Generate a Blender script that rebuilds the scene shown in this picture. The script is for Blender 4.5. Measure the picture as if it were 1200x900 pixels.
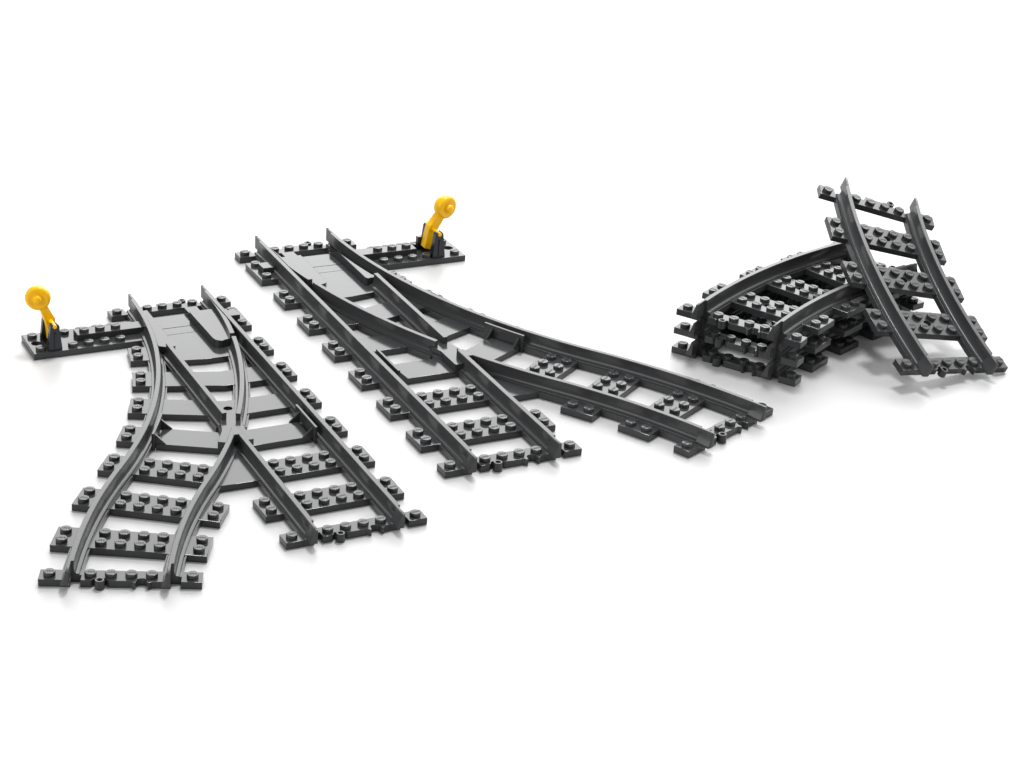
import bpy, bmesh, math
from mathutils import Matrix, Vector

for o in list(bpy.data.objects):
    bpy.data.objects.remove(o, do_unlink=True)
SC = bpy.context.scene
COL = SC.collection
U = 0.008            # one stud pitch = 8 mm; everything below is written in stud pitches

# ------------------------------------------------------------------ camera
cam_d = bpy.data.cameras.new("camera")
cam = bpy.data.objects.new("camera", cam_d)
COL.objects.link(cam)
RX = Vector((0.448100669, 0.891586136, 0.065421351))
RD = Vector((0.403258932, -0.136276244, -0.904881771))
RF = Vector((-0.797864665, 0.431859871, -0.420605549))
CAMPOS = Vector((116.709889927, -37.337209090, 52.252363295))
M = Matrix.Identity(4)
for i in range(3):
    M[i][0] = RX[i]; M[i][1] = -RD[i]; M[i][2] = -RF[i]; M[i][3] = CAMPOS[i] * U
cam.matrix_world = M
cam_d.sensor_fit = 'HORIZONTAL'
cam_d.sensor_width = 36.0
cam_d.lens = 2363.294 / 1200 * 36.0
cam_d.clip_start = 0.05
cam_d.clip_end = 60
SC.camera = cam

# ------------------------------------------------------------------ world and lamps
world = bpy.data.worlds.new("World")
SC.world = world
world.use_nodes = True
bg = world.node_tree.nodes["Background"]
bg.inputs[0].default_value = (1, 1, 1, 1)
bg.inputs[1].default_value = 0.38

CENTRE = Vector((17, 19, 0)) * U

def area(name, pos, target, w, h, radiance):
    d = bpy.data.lights.new(name, 'AREA')
    d.shape = 'RECTANGLE'; d.size = w; d.size_y = h
    d.energy = radiance * math.pi * w * h
    o = bpy.data.objects.new(name, d)
    COL.objects.link(o)
    o.location = pos
    o.rotation_euler = (Vector(target) - Vector(pos)).to_track_quat('-Z', 'Y').to_euler()
    return o

BACK = Vector((-0.88, 0.474, 0))
SIDE = Vector((0.474, 0.88, 0))
area("back_softbox", CENTRE + BACK * 3.0 + Vector((0, 0, 1.68)), CENTRE + Vector((0, 0, 0.15)), 3.8, 2.5, 4.3)
area("top_softbox", CENTRE - BACK * 0.5 + Vector((0, 0, 2.6)), CENTRE - BACK * 0.3, 2.4, 1.6, 0.7)
area("high_softbox", CENTRE + Vector((-0.95, 2.2, 1.65)), CENTRE + Vector((0.04, 0.2, 0)), 1.6, 1.2, 2.6)
area("right_fill", CENTRE + Vector((1.6, 2.3, 1.2)), CENTRE + Vector((0.04, 0.2, 0)), 1.2, 0.9, 6.0)
area("side_fill", CENTRE + Vector((0.25, -2.4, 1.1)), CENTRE, 1.6, 1.2, 4.0)
area("key_softbox", CENTRE + Vector((-0.72, 0.60, 2.5)), CENTRE, 0.55, 0.55, 50.0)

SC.view_settings.view_transform = 'Standard'
SC.view_settings.look = 'None'
SC.view_settings.exposure = 0.0
SC.view_settings.gamma = 1.0
SC.render.engine = 'CYCLES'
SC.cycles.max_bounces = 6

# ------------------------------------------------------------------ materials
def material(name, col, rough, spec=0.5, coat=0.0, noise=0.0, bump=0.0, nscale=220.0):
    m = bpy.data.materials.new(name)
    m.use_nodes = True
    nt = m.node_tree
    b = nt.nodes["Principled BSDF"]
    b.inputs["Base Color"].default_value = (*col, 1)
    b.inputs["Roughness"].default_value = rough
    b.inputs["Specular IOR Level"].default_value = spec
    b.inputs["Coat Weight"].default_value = coat
    b.inputs["Coat Roughness"].default_value = 0.08
    tc = nt.nodes.new("ShaderNodeTexCoord")
    if noise:
        n = nt.nodes.new("ShaderNodeTexNoise")
        n.inputs["Scale"].default_value = nscale
        n.inputs["Detail"].default_value = 4
        mr = nt.nodes.new("ShaderNodeMapRange")
        mr.inputs["To Min"].default_value = rough - noise
        mr.inputs["To Max"].default_value = rough + noise
        nt.links.new(tc.outputs["Object"], n.inputs["Vector"])
        nt.links.new(n.outputs["Fac"], mr.inputs["Value"])
        nt.links.new(mr.outputs["Result"], b.inputs["Roughness"])
    if bump:
        n2 = nt.nodes.new("ShaderNodeTexNoise")
        n2.inputs["Scale"].default_value = nscale * 6
        n2.inputs["Detail"].default_value = 3
        bp = nt.nodes.new("ShaderNodeBump")
        bp.inputs["Strength"].default_value = bump
        bp.inputs["Distance"].default_value = 0.0001
        nt.links.new(tc.outputs["Object"], n2.inputs["Vector"])
        nt.links.new(n2.outputs["Fac"], bp.inputs["Height"])
        nt.links.new(bp.outputs["Normal"], b.inputs["Normal"])
    return m

GREY = material("dark_grey_plastic", (0.043, 0.044, 0.046), 0.13, 0.32, 0, 0.03, 0.06)
RAILGREY = material("dark_grey_rail_plastic", (0.056, 0.057, 0.059), 0.22, 0.30, 0, 0.02, 0.04)
BLACK = material("black_plastic", (0.010, 0.012, 0.020), 0.22, 0.5, 0, 0.04, 0.10)
YELLOW = material("yellow_plastic", (1.0, 0.54, 0.0), 0.26, 0.35, 0, 0.04, 0.05)
PAPER = material("white_paper", (0.51, 0.51, 0.51), 0.44, 0.65)

# ------------------------------------------------------------------ mesh helpers
_jit = [0]
def jit():
    _jit[0] += 1
    return (_jit[0] % 11) * 0.0013

def link(name, me, mat, parent):
    if not me.materials:
        me.materials.append(mat)
    o = bpy.data.objects.new(name, me)
    COL.objects.link(o)
    if parent is not None:
        o.parent = parent
    return o

def finish(bm, name, bevel=0.0, seg=2, smooth=40):
    bmesh.ops.recalc_face_normals(bm, faces=bm.faces)
    for f in bm.faces:
        f.smooth = bool(smooth) and not bevel
    if bevel:
        es = [e for e in bm.edges if len(e.link_faces) == 2 and e.calc_face_angle(0) > math.radians(28)]
        res = bmesh.ops.bevel(bm, geom=es, offset=bevel, offset_type='OFFSET', segments=seg, profile=0.5,
                        affect='EDGES', clamp_overlap=True)
        for f in res['faces']:
            f.smooth = True          # only the rounded edges are smooth, the faces stay flat
    bmesh.ops.scale(bm, vec=(U, U, U), verts=bm.verts)
    me = bpy.data.meshes.new(name)
    bm.to_mesh(me); bm.free()
    if smooth:
        sharpen(me, smooth)
    return me

def sharpen(me, deg):
    flags = [False] * len(me.polygons)
    me.polygons.foreach_get("use_smooth", flags)
    me.set_sharp_from_angle(angle=math.radians(deg))
    me.polygons.foreach_set("use_smooth", flags)      # flat faces stay flat

def add_prism(bm, poly, z0, z1):
    lo = [bm.verts.new((x, y, z0)) for x, y in poly]
    hi = [bm.verts.new((x, y, z1)) for x, y in poly]
    n = len(poly)
    bm.faces.new(lo[::-1]); bm.faces.new(hi)
    for i in range(n):
        bm.faces.new((lo[i], lo[(i + 1) % n], hi[(i + 1) % n], hi[i]))

def add_cyl(bm, c, r0, r1, z0, z1, n=28):
    lo = [bm.verts.new((c[0] + r0 * math.cos(2 * math.pi * i / n), c[1] + r0 * math.sin(2 * math.pi * i / n), z0)) for i in range(n)]
    hi = [bm.verts.new((c[0] + r1 * math.cos(2 * math.pi * i / n), c[1] + r1 * math.sin(2 * math.pi * i / n), z1)) for i in range(n)]
    bm.faces.new(lo[::-1]); bm.faces.new(hi)
    for i in range(n):
        bm.faces.new((lo[i], lo[(i + 1) % n], hi[(i + 1) % n], hi[i]))

def add_tube(bm, c, ro, ri, z0, z1, n=24):
    rings = []
    for r, z in ((ro, z0), (ro, z1 - .03), (ro - .03, z1), (ri + .03, z1), (ri, z1 - .03), (ri, z0)):
        rings.append([bm.verts.new((c[0] + r * math.cos(2 * math.pi * i / n), c[1] + r * math.sin(2 * math.pi * i / n), z)) for i in range(n)])
    for k in range(len(rings)):
        a, b = rings[k], rings[(k + 1) % len(rings)]
        for i in range(n):
            bm.faces.new((a[i], a[(i + 1) % n], b[(i + 1) % n], b[i]))

def cut(me, holes, z0=-1, z1=3):
    """bore round holes (x, y, r) in a mesh"""
    o = bpy.data.objects.new("tmp", me); COL.objects.link(o)
    bm = bmesh.new()
    for x, y, r in holes:
        add_cyl(bm, (x, y), r, r, z0, z1, 24)
    c = bpy.data.objects.new("tmp_cut", finish(bm, "tmp_cut", 0, smooth=0)); COL.objects.link(c)
    mod = o.modifiers.new("b", 'BOOLEAN'); mod.operation = 'DIFFERENCE'; mod.object = c; mod.solver = 'EXACT'
    dg = bpy.context.evaluated_depsgraph_get()
    new = bpy.data.meshes.new_from_object(o.evaluated_get(dg))
    bpy.data.objects.remove(o); bpy.data.objects.remove(c)
    new.name = me.name
    return new

# ---- the raised stud with its lettering
def stud_mesh():
    bm = bmesh.new()
    n = 32
    prof = [(0.30, 0.0), (0.30, 0.195), (0.293, 0.214), (0.278, 0.226), (0.258, 0.232)]
    rings = [[bm.verts.new((r * math.cos(2 * math.pi * i / n), r * math.sin(2 * math.pi * i / n), z)) for i in range(n)] for r, z in prof]
    for k in range(len(rings) - 1):
        for i in range(n):
            bm.faces.new((rings[k][i], rings[k][(i + 1) % n], rings[k + 1][(i + 1) % n], rings[k + 1][i]))
    for f in bm.faces:
        f.smooth = True
    bm.faces.new(rings[-1]).smooth = False
    cu = bpy.data.curves.new("lettering", 'FONT')
    cu.body = "LEGO"; cu.size = 0.18; cu.extrude = 0.011; cu.offset = 0.0
    cu.align_x = 'CENTER'; cu.align_y = 'CENTER'; cu.resolution_u = 2
    t = bpy.data.objects.new("lettering", cu); COL.objects.link(t)
    dg = bpy.context.evaluated_depsgraph_get()
    tm = bpy.data.meshes.new_from_object(t.evaluated_get(dg))
    tm.transform(Matrix.Translation((0, 0, 0.234)) @ Matrix.Rotation(math.pi / 2, 4, 'Z'))
    bm.from_mesh(tm)
    bpy.data.objects.remove(t)
    bmesh.ops.scale(bm, vec=(U, U, U), verts=bm.verts)
    me = bpy.data.meshes.new("stud"); bm.to_mesh(me); bm.free()
    me.materials.append(GREY)
    return me
STUD = stud_mesh()

def stud(parent, x, y, z, ang=0.0):
    o = bpy.data.objects.new("stud", STUD)
    COL.objects.link(o)
    o.parent = parent
    o.location = (x * U, y * U, (z - 0.012) * U)
    o.rotation_euler = (0, 0, ang)
    return o

# ------------------------------------------------------------------ centre lines
def straight(s):
    return s, 0.0, 0.0
TM = math.asin(0.6)
L1 = 40 * TM
LD = L1 + 40 * (TM - math.radians(22.5))
def diverging(s):
    """quarter of an S: radius 40 to the right, then radius 40 back to 22.5 degrees"""
    if s <= 0:
        return s, 0.0, 0.0
    if s <= L1:
        t = s / 40
        return 40 * math.sin(t), -40 * (1 - math.cos(t)), -t
    e = max(0.0, s - LD)
    h = TM - (min(s, LD) - L1) / 40
    x, y = 24 + 40 * (0.6 - math.sin(h)), -8 - 40 * (math.cos(h) - 0.8)
    return x + e * math.cos(h), y - e * math.sin(h), -h
LC = 40 * math.radians(22.5)
def curved(s):
    t = min(max(s, 0), LC) / 40
    e = s - min(max(s, 0), LC)
    x, y = 40 * math.sin(t), -40 * (1 - math.cos(t))
    return x + e * math.cos(t), y - e * math.sin(t), -t
def at(path, s, d):
    x, y, h = path(s)
    return x - d * math.sin(h), y + d * math.cos(h)

G = 2.45   # rail centre from the track's centre line

# ------------------------------------------------------------------ parts
HALF = [(0.125, 1.2), (0.15, 1.175), (0.15, 1.13), (0.132, 1.08), (0.132, 0.82), (0.145, 0.70), (0.175, 0.58), (0.225, 0.50),
        (0.27, 0.478), (0.385, 0.472), (0.40, 0.455), (0.40, 0.33), (0.44, 0.32), (0.44, 0.37), (0.50, 0.37), (0.50, 0.01)]

def rail(parent, path, d, s0, s1, j0=None, j1=None, m=1, zs=1.0, name="rail"):
    """rail swept along an offset of a centre line; j0/j1 = 'joint' leaves half the section standing proud as a tongue"""
    zs = zs - jit() * 0.25
    st = []
    a, b = s0, s1
    if j0: st += [(s0 - .5, 'L'), (s0 - .44, 'L'), (s0 - .02, 'L'), (s0, 'L'), (s0 + .42, 'L'), (s0 + .5, 'L')]; a = s0 + .5
    else: st += [(s0, 'F')]
    k = max(2, int((b - a) / 0.7))
    if j1: b = s1 - .5
    for i in range(1, k):
        st.append((a + (b - a) * i / k, 'F'))
    if j1: st += [(b, 'F'), (s1 - .42, 'R'), (s1, 'R'), (s1 + .02, 'R'), (s1 + .44, 'R'), (s1 + .5, 'R')]
    else: st += [(b, 'F')]
    bm = bmesh.new()
    rows = []
    for s, _ in st:
        tip = 0.0
        if j0 and s <= s0 - .5: tip = 1
        if j1 and s >= s1 + .5: tip = 1
        over = (j0 and s < s0 - .01) or (j1 and s > s1 + .01)
        ramp = (j0 and s < s0 + .45) or (j1 and s > s1 - .45)
        def P(u, z):
            if ramp and .45 <= z <= 1.12: u = math.copysign(max(abs(u), .15 + .25 * ((1.13 - z) / .68) ** 1.25), u)
            if over and z < .42: z = .36 if z > .3 else .34; u = math.copysign(min(abs(u), .40), u)
            if tip: u = u * 0.75; z = z - 0.03 if z > .5 else z + .03
            x, y = at(path, s, d + u)
            return bm.verts.new((x, y * m, z * zs))
        rows.append(dict(L=[P(u * m, z) for u, z in HALF], R=[P(-u * m, z) for u, z in HALF], t=P(0, 1.2), b=P(0, 0.012)))
    def ring(r, mode):
        if mode == 'L': return [r['t']] + r['L'] + [r['b']]
        if mode == 'R': return [r['b']] + r['R'][::-1] + [r['t']]
        return [r['t']] + r['L'] + [r['b']] + r['R'][::-1]
    modes = []
    for i in range(len(st) - 1):
        mode = 'F'
        if st[i][1] == 'L' and j0 and i < 5: mode = 'L'
        if st[i + 1][1] == 'R': mode = 'R'
        modes.append(mode)
        A, B = ring(rows[i], mode), ring(rows[i + 1], mode)
        for q in range(len(A)):
            w = (q + 1) % len(A)
            bm.faces.new((A[q], A[w], B[w], B[q]))
    bm.faces.new(ring(rows[0], modes[0])); bm.faces.new(ring(rows[-1], modes[-1]))
    for i in range(1, len(modes)):
        if modes[i - 1] != modes[i]:
            other = {'L': 'R', 'R': 'L'}[modes[i] if modes[i] != 'F' else modes[i - 1]]
            bm.faces.new(ring(rows[i], other))
    return link(name, finish(bm, name, 0, smooth=42), RAILGREY, parent)

def plate(parent, name, poly, z0, z1, m=1, bevel=0.03, mat=None, holes=None):
    bm = bmesh.new()
    add_prism(bm, [(x, y * m) for x, y in poly], z0, z1 + jit())
    me = finish(bm, name, bevel, 2)
    if holes:
        me = cut(me, [(x, y * m, r) for x, y, r in holes])
        sharpen(me, 40)
    return link(name, me, mat or GREY, parent)

def sleeper(parent, path, c, d0, d1, studs, m=1, w=1.0, holes=None):
    """tie across a track at arc length c from offset d0 to d1; studs = [(along, offset)]"""
    x, y, h = path(c)
    def P(a, d):
        return x + a * math.cos(h) - d * math.sin(h), y + a * math.sin(h) + d * math.cos(h)
    hs = [(*P(a, d), r) for a, d, r in holes] if holes else None
    o = plate(parent, "sleeper", [P(-w, d0), P(w, d0), P(w, d1), P(-w, d1)], 0.01, 0.4, m, holes=hs)
    for a, d in studs:
        px, py = P(a, d)
        stud(o, px, py * m, 0.4, h * m)
    return o

def end_sleeper(parent, path, s, out, m=1, studs=(-3.5, -1.5, -.5, .5, 1.5, 3.5)):
    """one-stud tie at a track end with the sprung coupling: ring on the right, fork on the left (looking outwards)"""
    x, y, h = path(s)
    if out < 0: h += math.pi
    def P(a, d):
        return x + a * math.cos(h) - d * math.sin(h), y + a * math.sin(h) + d * math.cos(h)
    pts = [(-1, -4), (0, -4), (0, -2.45), (0, -2.43), (-.5, -2.43), (-.5, -1.95), (0, -1.95),
           (0, -1.45), (-.06, -1.36), (-.22, -1.28), (-.26, -1.0), (-.22, -.72), (-.06, -.64), (0, -.55),
           (0, .52), (.10, .60), (.16, .72), (.02, .76), (-.2, .80), (-.28, .92), (-.28, 1.14), (-.2, 1.26), (.02, 1.30), (.16, 1.34), (.10, 1.46), (0, 1.54),
           (0, 2.43), (-.5, 2.43), (-.5, 2.95), (0, 2.95), (0, 4), (-1, 4)]
    pts = [p for p in pts if p != (0, -2.45)]
    o = plate(parent, "sleeper", [P(a, d * m) for a, d in pts], 0.01, 0.4, m, 0.02)
    for d in studs:
        px, py = P(-.5, d)
        stud(o, px, py * m, 0.4, (h + (math.pi if out < 0 else 0)) * m)
    bm = bmesh.new()
    cx, cy = P(.05, -1.0 * m)
    add_tube(bm, (cx, cy * m), .25, .12, 0.02, 0.5)
    add_prism(bm, [(a, b * m) for a, b in (P(-.4, -1.1 * m), P(-.15, -1.1 * m), P(-.15, -.9 * m), P(-.4, -.9 * m))], 0.04, 0.36)
    link("coupling_ring", finish(bm, "coupling_ring", 0), GREY, o)
    return o

PAIR = lambda *ds: [(a, d) for d in ds for a in (-.5, .5)]

def root(name, label, cat, group, loc, rot=None, scale=1.0, matrix=None):
    e = bpy.data.objects.new(name, None)
    COL.objects.link(e)
    e.empty_display_size = 0.01
    e['label'] = label; e['category'] = cat; e['group'] = group
    if matrix is not None:
        e.matrix_world = matrix
    else:
        e.location = Vector(loc) * U
        e.rotation_euler = (0, 0, rot or 0)
        e.scale = (scale,) * 3
    return e

# ------------------------------------------------------------------ the points (switch) track
def ext_line(c_s, a):
    """a point and direction of the edge of the radial tie at arc length c_s, a = -1 or 1"""
    x, y, h = diverging(c_s)
    return (x + a * math.cos(h), y + a * math.sin(h)), (-math.sin(h), math.cos(h))

def bar(parent, c, c_s, m, holes=None, dmin=-2.6, ymax=2.3):
    def edge(a):
        (px, py), (dx, dy) = ext_line(c_s, a)
        k = (c + a - px) / dx
        return (px + dx * dmin, py + dy * dmin), (c + a, py + dy * k)
    f0, f1 = edge(1); b0, b1 = edge(-1)
    fk = min(f1[1], 1.2); bk = min(b1[1], 1.2)
    return plate(parent, "smooth_sleeper", [f0, (c + 1, fk), (c + 1, ymax), (c - 1, ymax), (c - 1, bk), b0], 0.01, 0.4, m, 0.02, holes=holes)

def wall_guard(parent, pts, nrm, m, fins):
    """check rail: thin upright wall along pts, with triangular fins on the side of nrm"""
    t = 0.15
    bm = bmesh.new()
    n = len(pts)
    poly = [(x, y) for x, y in pts] + [(x + nrm[i][0] * t, y + nrm[i][1] * t) for i, (x, y) in reversed(list(enumerate(pts)))]
    add_prism(bm, [(x, y * m) for x, y in poly], 0.06, 1.12)
    g = link("guard_rail", finish(bm, "guard_rail", 0.02), GREY, parent)
    for i in fins:
        (x, y), (nx, ny) = pts[i], nrm[i]
        tx, ty = -ny, nx
        bm = bmesh.new()
        w = 0.06
        prof = [(t - .03, 0.3), (t - .03, 1.0), (t + .62, 0.41), (t + .62, 0.3)]
        A = [bm.verts.new((x + nx * a + tx * w, (y + ny * a + ty * w) * m, z)) for a, z in prof]
        B = [bm.verts.new((x + nx * a - tx * w, (y + ny * a - ty * w) * m, z)) for a, z in prof]
        bm.faces.new(A); bm.faces.new(B[::-1])
        for q in range(4):
            bm.faces.new((A[q], A[(q + 1) % 4], B[(q + 1) % 4], B[q]))
        link("fin", finish(bm, "fin", 0.012), GREY, g)
    return g

def rc(x, r):            # y of a circle of radius r about the curve's centre (0, -40)
    return -40 + math.sqrt(r * r - x * x)

def switch_track(label, loc, rot, scale, m, lean, yaw, pin_y, dx=0.0):
    t = root("switch_track", label, "toy track", "railway points tracks with yellow levers", loc, rot, scale)
    # running rails
    rail(t, straight, G, 0, 32, 1, 1, m)
    rail(t, diverging, -G, 0, LD, 1, 1, m)
    rail(t, straight, -G, 7.75, 18.05, None, None, m)
    rail(t, diverging, G, 7.55, 17.9, None, None, m)
    rail(t, straight, -G, 19.95, 32, None, 1, m)
    rail(t, diverging, G, 19.6, LD, None, 1, m)
    # ties on the straight side
    end_sleeper(t, straight, 0, -1, m)
    end_sleeper(t, straight, 32, 1, m)
    end_sleeper(t, diverging, LD, 1, m)
    sleeper(t, straight, 3.5, 2.0, 4, [(-1, 3.5), (1, 3.5)], m, 1.5)
    for c in (8, 12, 16, 20):
        sleeper(t, straight, c, 2.1, 4, PAIR(3.5), m)
    inner = PAIR(-1.5, -.5, .5, 1.5)
    sleeper(t, straight, 24, -2.6, 4, inner + PAIR(3.5), m)
    sleeper(t, straight, 28, -4, 4, inner + PAIR(3.5, -3.5), m)
    # ties on the diverging side
    for k in (7, 6, 5, 4):
        sleeper(t, diverging, LD - 4 * k, -4, -2.1, PAIR(-3.5), m)
    sleeper(t, diverging, LD - 12, -4, 2.6, inner + PAIR(-3.5), m)
    sleeper(t, diverging, LD - 8, -4, 4, inner + PAIR(-3.5, 3.5), m)
    sleeper(t, diverging, LD - 4, -4, 4, inner + PAIR(-3.5, 3.5), m)
    # smooth ties between
    bar(t, 12, LD - 24, m)
    bar(t, 16, LD - 20, m, holes=[(16.0, -1.5, .27)])
    bar(t, 20, LD - 16, m, dmin=-1.75, ymax=1.75)
    # deck under the moving blades
    plate(t, "blade_deck", [(3.86, -2.3), (3.86, 2.3), (4.84, 2.3), (4.84, -2.3)], 0.01, 0.385, m, 0.012)
    plate(t, "blade_deck", [(4.87, -2.3), (4.87, 2.3), (7.4, 2.3), (9, 1.4), (9, -0.35), (8.7, -2.2)], 0.01, 0.385, m, 0.012)
    plate(t, "slide_plate", [(2.0, -2.15), (2.0, 2.15), (3.83, 2.15), (3.83, -2.15)], 0.05, 0.392, m, 0.012)
    plate(t, "latch", [(1.55, .62), (1.55, 1.45), (2.55, 1.45), (2.55, .62)], 0.1, 0.66, m, 0.02)
    # left blade block and right blade with its tapered rail
    n = 8
    xs = [1.7 + (7.1 - 1.7) * i / n for i in range(n + 1)]
    plate(t, "switch_blade", [(1.7, -1.88), (7.45, -1.88), (7.6, -1.95), (7.6, -2.45), (7.3, -2.62 if m < 0 else -2.9)] + [(x, rc(x, 38.18 if m < 0 else 37.74) + .03) for x in reversed(xs)], 0.37, 0.86, m, 0.02)
    xs = [2.75 + (7.5 - 2.75) * i / n for i in range(n + 1)]
    b = plate(t, "switch_blade", [(2.75, .58), (7.15, .62), (7.45, .70), (7.62, .85), (7.68, 1.05)] + [(x, rc(x, 42.38)) for x in reversed(xs)], 0.37, 0.86, m, 0.02)
    xs = [1.6 + (7.46 - 1.6) * i / 12 for i in range(13)]
    lo = [(x, rc(x, 42.30)) for x in xs]
    hi = [(x, max(min(rc(x, 42.59), 2.27), rc(x, 42.30) + .03)) for x in reversed(xs)]
    plate(b, "blade_rail", lo + hi, 0.37, 1.18, m, 0.012)
    # frog
    legs = [(17.0, -2.28), (17.0, -1.30), (18.3, -1.45), (19.3, -1.75), (20.9, -1.75), (20.9, -2.3), (20.2, -2.44), (20.9, -2.75)]
    px, py = at(diverging, 20.7, 1.72); qx, qy = at(diverging, 20.7, 2.35)
    rx, ry = at(diverging, 19.3, 1.72)
    plate(t, "frog", [(17.0, -2.28), (17.0, -1.30), (18.3, -1.45), (19.0, -1.72), (20.95, -1.72), (20.95, -2.44), (20.2, -2.60), (qx, qy), (px, py), (rx, ry), (18.3, -2.75)], 0.02, 0.80, m, 0.02)
    ss = [17.8 + .3 * i for i in range(7)]
    plate(t, "rail_foot", [at(diverging, v, G - .40) for v in ss] + [at(diverging, v, G + .40) for v in reversed(ss)], 0.01, 0.46, m, 0.015, RAILGREY)
    plate(t, "rail_foot", [(17.95, -G - .40), (19.4, -G - .40), (19.4, -G + .40), (17.95, -G + .40)], 0.01, 0.462, m, 0.015, RAILGREY)
    bm = bmesh.new()
    add_prism(bm, [(x, y * m) for x, y in ((19.66, -2.41), (20.85, -2.34), (20.85, -2.99), (19.66, -2.47))], 0.7, 1.203)
    link("frog_tip", finish(bm, "frog_tip", 0.012), GREY, t)
    plate(t, "filler_plate", [(21.0, -2.6), (25.0, -2.6), (25.0, -3.4)] + [at(diverging, s, 2.1) for s in (25.35, 24.5, 23.5, 22.0)], 0.01, 0.4, m, 0.02)
    # check rails
    gp = [(18.15 + .35 * i, 2.02) for i in range(10)]
    wall_guard(t, [(x, 1.98) for x, _ in gp], [(0, -1)] * 10, m, (2, 8))
    ss = [18.05 + .33 * i for i in range(10)]
    wall_guard(t, [at(diverging, s, -1.95) for s in ss],
               [(-math.sin(diverging(s)[2]), math.cos(diverging(s)[2])) for s in ss], m, (2, 8))
    # locking block on the far side
    plate(t, "locking_block", [(3.05, 2.8), (3.05, 3.55), (4.0, 3.55), (4.0, 2.8)], 0.3, 0.78, m, 0.03)
    # lever plate
    lp = plate(t, "lever_plate", [(2.05 + dx, -10.05), (5.15 + dx, -10.05), (5.15 + dx, -2.3), (2.05 + dx, -2.3)], 0.01, 0.4, m, 0.035, holes=[(3.6 + dx, -9.5, .33)])
    for d in (-9.5, -7.5, -6.5, -5.5, -4.5):
        stud(lp, 4.6 + dx, d * m, 0.4); stud(lp, 2.6 + dx, d * m, 0.4)
    sb = plate(t, "slide_bar", [(3.06 + dx, -7.05), (4.06 + dx, -7.05), (4.06 + dx, -2.6), (3.06 + dx, -2.6)], 0.3, 0.8, m, 0.03)
    for d in (-6.5, -5.5, -4.5):
        stud(sb, 3.56 + dx, d * m, 0.8)
    # lever bracket: two clawed uprights on a foot
    br = plate(t, "lever_bracket", [(2.9 + dx, pin_y - .42), (5.0 + dx, pin_y - .42), (5.0 + dx, pin_y + .42), (2.9 + dx, pin_y + .42)], 0.3, 0.5, m, 0.02, BLACK)
    for x0, x1 in ((4.55, 4.98), (2.92, 3.28)):
        bm = bmesh.new()
        prof = [(-.44, .45), (.44, .45), (.36, 1.2), (.27, 1.95), (.22, 2.08), (.12, 2.12), (.09, 2.08), (.13, 1.98), (.09, 1.88), (0, 1.84), (-.09, 1.88), (-.13, 1.98), (-.09, 2.08), (-.12, 2.12), (-.22, 2.08), (-.27, 1.95), (-.36, 1.2)]
        A = [bm.verts.new((x1 + dx, (pin_y + y) * m, z)) for y, z in prof]
        B = [bm.verts.new((x0 + dx, (pin_y + y) * m, z)) for y, z in prof]
        bm.faces.new(A); bm.faces.new(B[::-1])
        for q in range(len(prof)):
            w = (q + 1) % len(prof)
            bm.faces.new((A[q], A[w], B[w], B[q]))
        u = link("upright", finish(bm, "upright", 0.025), BLACK, br)
    bm = bmesh.new()
    add_prism(bm, [(x + dx, (pin_y + y) * m) for x, y in ((4.97, -.05), (5.06, -.05), (5.06, .05), (4.97, .05))], 0.5, 1.6)
    link("rib", finish(bm, "rib", 0.02), BLACK, br)
    bm = bmesh.new()
    add_prism(bm, [(x + dx, (pin_y + y) * m) for x, y in ((2.92, .40), (3.26, .40), (3.26, .74), (2.92, .74))], 0.4, 1.25)
    link("stop", finish(bm, "stop", 0.025), BLACK, br)
    # yellow lever, built upright about its pin and then leaned outwards
    bm = bmesh.new()
    def ybox(x0, x1, prof):
        A = [bm.verts.new((x1, y, z)) for y, z in prof]; B = [bm.verts.new((x0, y, z)) for y, z in prof]
        bm.faces.new(A); bm.faces.new(B[::-1])
        for q in range(len(prof)):
            w = (q + 1) % len(prof)
            bm.faces.new((A[q], A[w], B[w], B[q]))
    ybox(3.32, 3.96, [(y * m, z) for y, z in ((-.32, -.05), (-.40, -.45), (-.66, -1.25), (-.24, -1.38), (.16, -.45), (.33, 0), (.29, .28), (.25, 1.05), (-.25, 1.05), (-.30, .30))])
    lv = finish(bm, "lever", 0.06, 3)
    lever = link("lever", lv, YELLOW, t)
    lever.location = (dx * U, pin_y * m * U, 1.98 * U)
    lever.rotation_euler = (lean * m, 0, 0)
    # axle
    bm = bmesh.new()
    add_cyl(bm, (0, 0), .13, .13, 2.86, 5.03, 20)
    bmesh.ops.rotate(bm, verts=bm.verts, cent=(0, 0, 0), matrix=Matrix.Rotation(math.pi / 2, 3, 'Y'))
    link("axle", finish(bm, "axle", 0.03), YELLOW, lever)
    # round knob, a thick disc with a dished face and a nose
    bm = bmesh.new()
    n = 40
    prof = [(0.001, -.62), (.30, -.60), (.54, -.52), (.72, -.33), (.81, -.04), (.81, .16), (.77, .29), (.70, .37), (.60, .40), (.48, .37), (.37, .33),
            (.31, .36), (.27, .58), (.21, .66), (.001, .69)]
    rings = [[bm.verts.new((z, r * math.cos(2 * math.pi * i / n), r * math.sin(2 * math.pi * i / n))) for i in range(n)] for r, z in prof]
    for k in range(len(rings) - 1):
        for i in range(n):
            bm.faces.new((rings[k][i], rings[k][(i + 1) % n], rings[k + 1][(i + 1) % n], rings[k + 1][i]))
    bm.faces.new(rings[0]); bm.faces.new(rings[-1])
    kn = link("knob", finish(bm, "knob", 0, smooth=50), YELLOW, lever)
    kn.location = (3.62 * U, 0, 1.62 * U)
    kn.scale = (0.95,) * 3
    kn.rotation_euler = (0, math.radians(-8), yaw * m)
    return t

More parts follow.
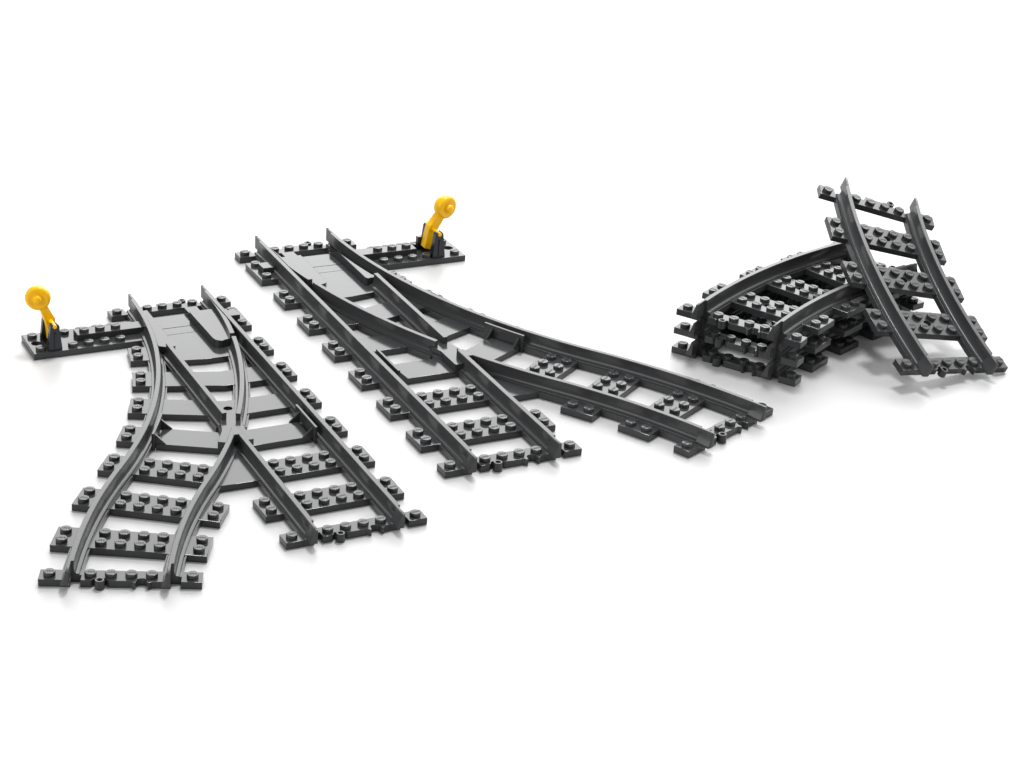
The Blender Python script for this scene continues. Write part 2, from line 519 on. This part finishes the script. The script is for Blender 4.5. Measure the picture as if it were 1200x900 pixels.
# ------------------------------------------------------------------ the curved track
def curved_track():
    t = root("curved_track", "x", "toy track", "curved track pieces of the pile", (0, 0, 0))
    for d in (G, -G):
        rail(t, curved, d, 0, LC, 1, 1)
    end_sleeper(t, curved, 0, -1)
    end_sleeper(t, curved, LC, 1)
    for k in (1, 2, 3):
        sleeper(t, curved, LC * k / 4, -4, 4, PAIR(-3.5, -1.5, -.5, .5, 1.5, 3.5), holes=[(0, 0, .24)])
    return t

def copy_tree(o, parent=None):
    c = o.copy()
    COL.objects.link(c)
    if parent is not None:
        c.parent = parent
    for ch in list(o.children):
        copy_tree(ch, c)
    return c

# ------------------------------------------------------------------ ground
bm = bmesh.new()
bmesh.ops.create_circle(bm, cap_ends=True, segments=96, radius=6.0)
me = bpy.data.meshes.new("ground"); bm.to_mesh(me); bm.free()
g = link("ground", me, PAPER, None)
g['kind'] = 'structure'

# ------------------------------------------------------------------ the scene
switch_track("dark grey points track at left, branching left, lever on its left",
             (0, 0, 0), 0, 1.0, 1, math.radians(23), math.radians(-17), -8.68)
switch_track("dark grey points track in the middle, branching right towards the stack",
             (-7.158255, 11.498022, 0), -0.001856885, 1.08575, -1, math.radians(34), math.radians(-17), -8.2, -0.3)

TS = 1.0770877
TH = 2.1478162
ct = curved_track()
pieces = [ct, copy_tree(ct), copy_tree(ct), copy_tree(ct)]
place = [(20.15672 + .02, 30.78063 - .07, 0.0, TH + math.radians(.35)),
         (20.15672 - .02, 30.78063 - .05, 1.212, TH + math.radians(-.3)),
         (20.15672, 30.78063, 2.42, TH)]
labels = ["bottom curved track of the stack, lying on the white ground",
          "middle curved track of the stack, sandwiched between two others",
          "top curved track of the three level stack, the leaning piece resting across it",
          "curved dark grey track leaning tilted on the stack, its near end on the ground"]
for i in range(3):
    x, y, z, a = place[i]
    pieces[i].location = (x * U, y * U, z * TS * U)
    pieces[i].rotation_euler = (0, 0, a)
    pieces[i].scale = (TS,) * 3
LR = [[-0.932835037, 0.000216861, 0.360303687], [0.042938275, -0.992806482, 0.111765795], [0.357736073, 0.119729869, 0.926115360]]
LO = (26.3723055815, 43.4791684436, 0.5187932093)
LM = Matrix.Identity(4)
for i in range(3):
    for j in range(3):
        LM[i][j] = LR[i][j] * 1.08325770
    LM[i][3] = LO[i] * U
pieces[3].matrix_world = LM
for o, l in zip(pieces, labels):
    o['label'] = l
